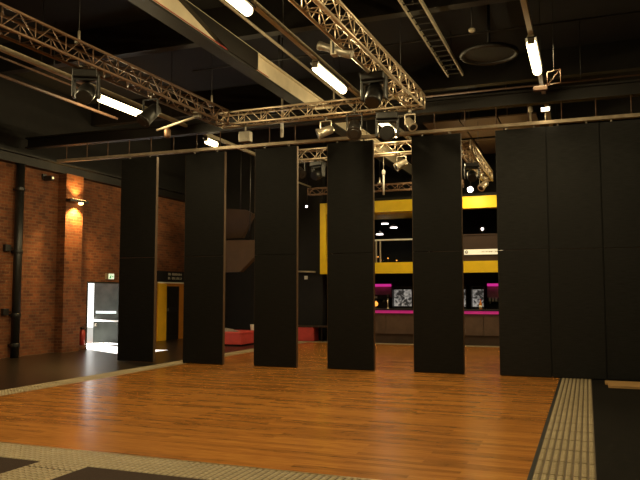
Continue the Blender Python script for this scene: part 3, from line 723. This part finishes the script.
# brown ceiling boards above the far end
for i, x in enumerate((-4.05, -3.05, -2.05)):
    for j, y in enumerate((18.3, 20.9)):
        o = MB().box(x, x + .95, y, y + 2.2, 6.2, 6.24).tube((x + .2, y + .3, 6.24), (x + .2, y + .3, ZC), .01).tube((x + .75, y + 1.9, 6.24), (x + .75, y + 1.9, ZC), .01)
        tag(o.build('ceiling_board', 'brownboard', loc=(x, y, 6.2)), 'brown ceiling board in the %s row, %s over the gap right of the fifth panel' % (('near', 'far')[j], ('left', 'middle', 'right')[i]), 'ceiling board', 'brown ceiling boards')

# ------------------------------------------------------------------ bar
t = thing('bar_counter', 'grey brown bar counter with a magenta light strip under its top', 'bar counter', (-3, 21.9, 0))
for k, x in enumerate((-7.65, -6.1, -4.55, -3.0, -1.45, .1)):
    MB().box(x + .006, x + 1.544, 21.75, 21.8, .3, .99).build('front_panel', 'barfront', t)
MB().box(-7.65, 1.65, 21.8, 22.25, -.01, 1.05).build('carcass', 'dark', t)
MB().box(-7.6, 1.6, 21.79, 21.8, -.01, .3).build('plinth', 'dbrown', t)
MB().bbox(-7.7, 1.7, 21.66, 22.3, 1.055, 1.1, .008).build('counter_top', 'dark', t)
MB().box(-7.6, 1.6, 21.7, 21.745, .96, 1.05).build('light_strip', 'magdim', t)
struct('bar_back_wall', MB().box(-7.8, 3, 24.3, 24.4, -.014, 2.3), 'wallblack')
t = thing('back_bar', 'dark back bar cabinet with shelf behind the bar counter', 'cabinet', (-3, 24, 0))
MB().box(-7.7, 2, 23.75, 24.28, -.014, .98).build('carcass', 'dark', t)
MB().box(-7.75, 2.05, 23.7, 24.28, .98, 1.02).build('top', 'dsteel', t)
for a, c, l in ((-7.75, -6.56, 'magenta light strip above the back bar, right of the fourth panel'), (-3.2, -1.6, 'magenta light strip above the back bar, right of the fifth panel'), (-5.4, -4.5, 'magenta light strip above the back bar, behind the fifth panel')):
    t = thing('light_strip', l, 'light strip', (a, 24.2, 1.85), 0, 'magenta light strips above the back bar')
    MB().box(a, c, 24.1, 24.27, 1.93, 1.97).build('channel', 'black', t)
    MB().box(a + .02, c - .02, 24.1, 24.2, 1.84, 1.93).build('diffuser', 'magenta', t)
    MB().box(a, c, 24.24, 24.27, 1.45, 1.92).build('back_panel', 'plum', t)  # panel added under the strip, its glow tinted into the plum colour
def fridge(label, x0, x1, zb=1.02, zt=1.85):
    t = thing('display_fridge', label, 'display fridge', (x0, 24, zb), 0, 'lit drinks displays behind the bar')
    MB().box(x0, x1, 24.28, 24.3, zb, zt).build('back_panel', 'black', t)
    f = MB().box(x0, x0 + .03, 23.95, 24.28, zb, zt).box(x1 - .03, x1, 23.95, 24.28, zb, zt).box(x0, x1, 23.95, 24.28, zt - .03, zt).box(x0, x1, 23.95, 24.28, zb, zb + .03).build('case', 'black', t)
    MB().box(x0 + .03, x1 - .03, 24.2, 24.24, zb + .12, zt - .12).build('picture_panel', 'display', t)
    MB().box(x0 + .03, x1 - .03, 24.2, 24.23, zt - .11, zt - .03).build('header_strip', 'dbrown', t)
    MB().box(x0 + .03, x1 - .03, 23.98, 24.24, zb + .4, zb + .412).build('shelf', 'glass', t)
    return t
fridge('lit drinks display behind the bar, in the gap between fourth and fifth panels', -6.5, -5.75)
fridge('lit drinks display behind the bar, narrow one just right of the fifth panel', -4.15, -3.86)
fridge('lit drinks display behind the bar, middle of the gap right of the fifth panel', -3.72, -3.26)
# coffee machine silhouette
t = thing('coffee_machine', 'dark coffee machine on the back bar right of the fourth panel', 'coffee machine', (-6.95, 24, 1.02))
MB().bbox(-7.2, -6.65, 23.85, 24.25, 1.02, 1.1, .01).bbox(-7.2, -6.65, 24.05, 24.25, 1.1, 1.5, .01).bbox(-7.2, -6.65, 23.85, 24.25, 1.38, 1.55, .02).build('body', 'black', t)
for x in (-7.08, -6.78):
    MB().lathe([(.02, 0), (.035, .02), (.035, .08)], (x, 23.95, 1.28), n=12).tube((x, 23.93, 1.32), (x, 23.76, 1.3), .014).build('group_head', 'silver', t)
MB().box(-7.12, -7.0, 23.84, 23.85, 1.42, 1.5).build('gauge_plate', 'white', t)
t = thing('beer_tap', 'thin silver beer tap on the counter right of the fourth panel', 'tap', (-6.1, 22, 1.1))
MB().tube((-6.1, 22.0, 1.1), (-6.1, 22.0, 1.42), .018).tube((-6.1, 22.0, 1.38), (-6.1, 21.86, 1.34), .012).build('column', 'silver', t)
MB().tube((-6.1, 22.0, 1.42), (-6.1, 21.97, 1.56), .014, r2=.022).build('handle', 'black', t)
MB().lathe([(.05, 0), (.05, .012)], (-6.1, 22, 1.1), n=14).build('base', 'silver', t)
t = thing('globe_lamp', 'glowing orange globe lamp on the counter beside the fourth panel', 'lamp', (-6.54, 22, 1.1))
MB().lathe([(.05, 0), (.05, .015), (.02, .03), (.02, .07)], (-6.54, 22.05, 1.1), n=14).build('base', 'black', t)
MB().lathe([(.03, -.08), (.07, -.06), (.095, 0), (.07, .06), (.02, .085)], (-6.54, 22.05, 1.25), n=18).build('globe', 'warmglobe', t)
t = thing('bar_bottle', 'amber bottle standing on the counter right of the fifth panel', 'bottle', (-3.12, 22, 1.1))
MB().lathe([(.045, 0), (.05, .01), (.05, .16), (.02, .22), (.018, .29)], (-3.12, 22.05, 1.1), n=16).build('body', 'amber', t)
MB().lathe([(.021, 0), (.021, .03)], (-3.12, 22.05, 1.39), n=12).build('cap', 'red', t)
MB().lathe([(.0515, 0), (.0515, .08)], (-3.12, 22.05, 1.14), n=16).build('paper_label', 'letter', t)
g = 'drinking glasses on the back bar'
W = ['leftmost', 'second from the left', 'third from the left', 'fourth from the left', 'fifth from the left', 'rightmost']
for k in range(6):
    x = -3.1 + k * .11
    t = thing('drinking_glass', 'small pale glass on the shelf behind the bar, %s in its row' % W[k], 'glass', (x, 24.1, 1.3), 0, g)
    MB().lathe([(.03, 0), (.036, .01), (.042, .13), (.039, .13), (.033, .02)], (x, 24.1, 1.322), n=14).build('bowl', 'white', t)
t = thing('glass_shelf', 'dark shelf behind the bar carrying pale glasses', 'shelf', (-2.8, 24.2, 1.3))
MB().box(-3.2, -1.7, 24.0, 24.3, 1.3, 1.32).build('board', 'dsteel', t)
MB().box(-3.1, -3.08, 24.05, 24.3, 1.24, 1.3).box(-1.82, -1.8, 24.05, 24.3, 1.24, 1.3).build('bracket', 'grey', t)

# timber lying on the black floor by the closed panels
t = thing('timber_plank', 'pale timber plank lying on the black floor before the closed panels', 'plank', (.3, 13.2, 0))
MB().bbox(.29, 2.6, 12.85, 13.3, -.003, .04, .004).build('upper_plank', 'timber', t)
MB().bbox(.25, 2.5, 13.3, 13.62, -.003, .035, .004).build('lower_plank', 'timber', t)

# ------------------------------------------------------------------ daylight, camera, output
wd = bpy.data.worlds.new('overcast_sky'); sc.world = wd; wd.use_nodes = True
bg = wd.node_tree.nodes['Background']; bg.inputs['Color'].default_value = (1, .98, .93, 1); bg.inputs['Strength'].default_value = 2.2
sd = Vector((1, -.5, -.74)).normalized()      # low sun over the yard, shining in through the open exit
sl = bpy.data.lights.new('sunlight', 'SPOT'); sl.energy = 3.0e6; sl.spot_size = .115; sl.spot_blend = .1; sl.shadow_soft_size = .15; sl.color = (1, .96, .9)
so = bpy.data.objects.new('sunlight', sl); col.objects.link(so)
so.location = Vector((XL, 17.4, .9)) - sd * 30; so.rotation_euler = sd.to_track_quat('-Z', 'Y').to_euler()

cd = bpy.data.cameras.new('camera'); cam = bpy.data.objects.new('camera', cd); col.objects.link(cam)
cd.sensor_width = 36; cd.sensor_fit = 'HORIZONTAL'; cd.lens = 691.6 / 640 * 36; cd.clip_end = 200
cam.location = (0, 0, 1.6); cam.rotation_euler = (PI / 2 + .0768, 0, .36786)
sc.camera = cam
sc.view_settings.view_transform = 'Standard'; sc.view_settings.look = 'None'
sc.view_settings.gamma = 1; sc.view_settings.use_curve_mapping = False
sc.view_settings.exposure = 0.0
try:
    sc.cycles.use_denoising = True; sc.cycles.max_bounces = 8; sc.cycles.sample_clamp_indirect = 6
except Exception: pass
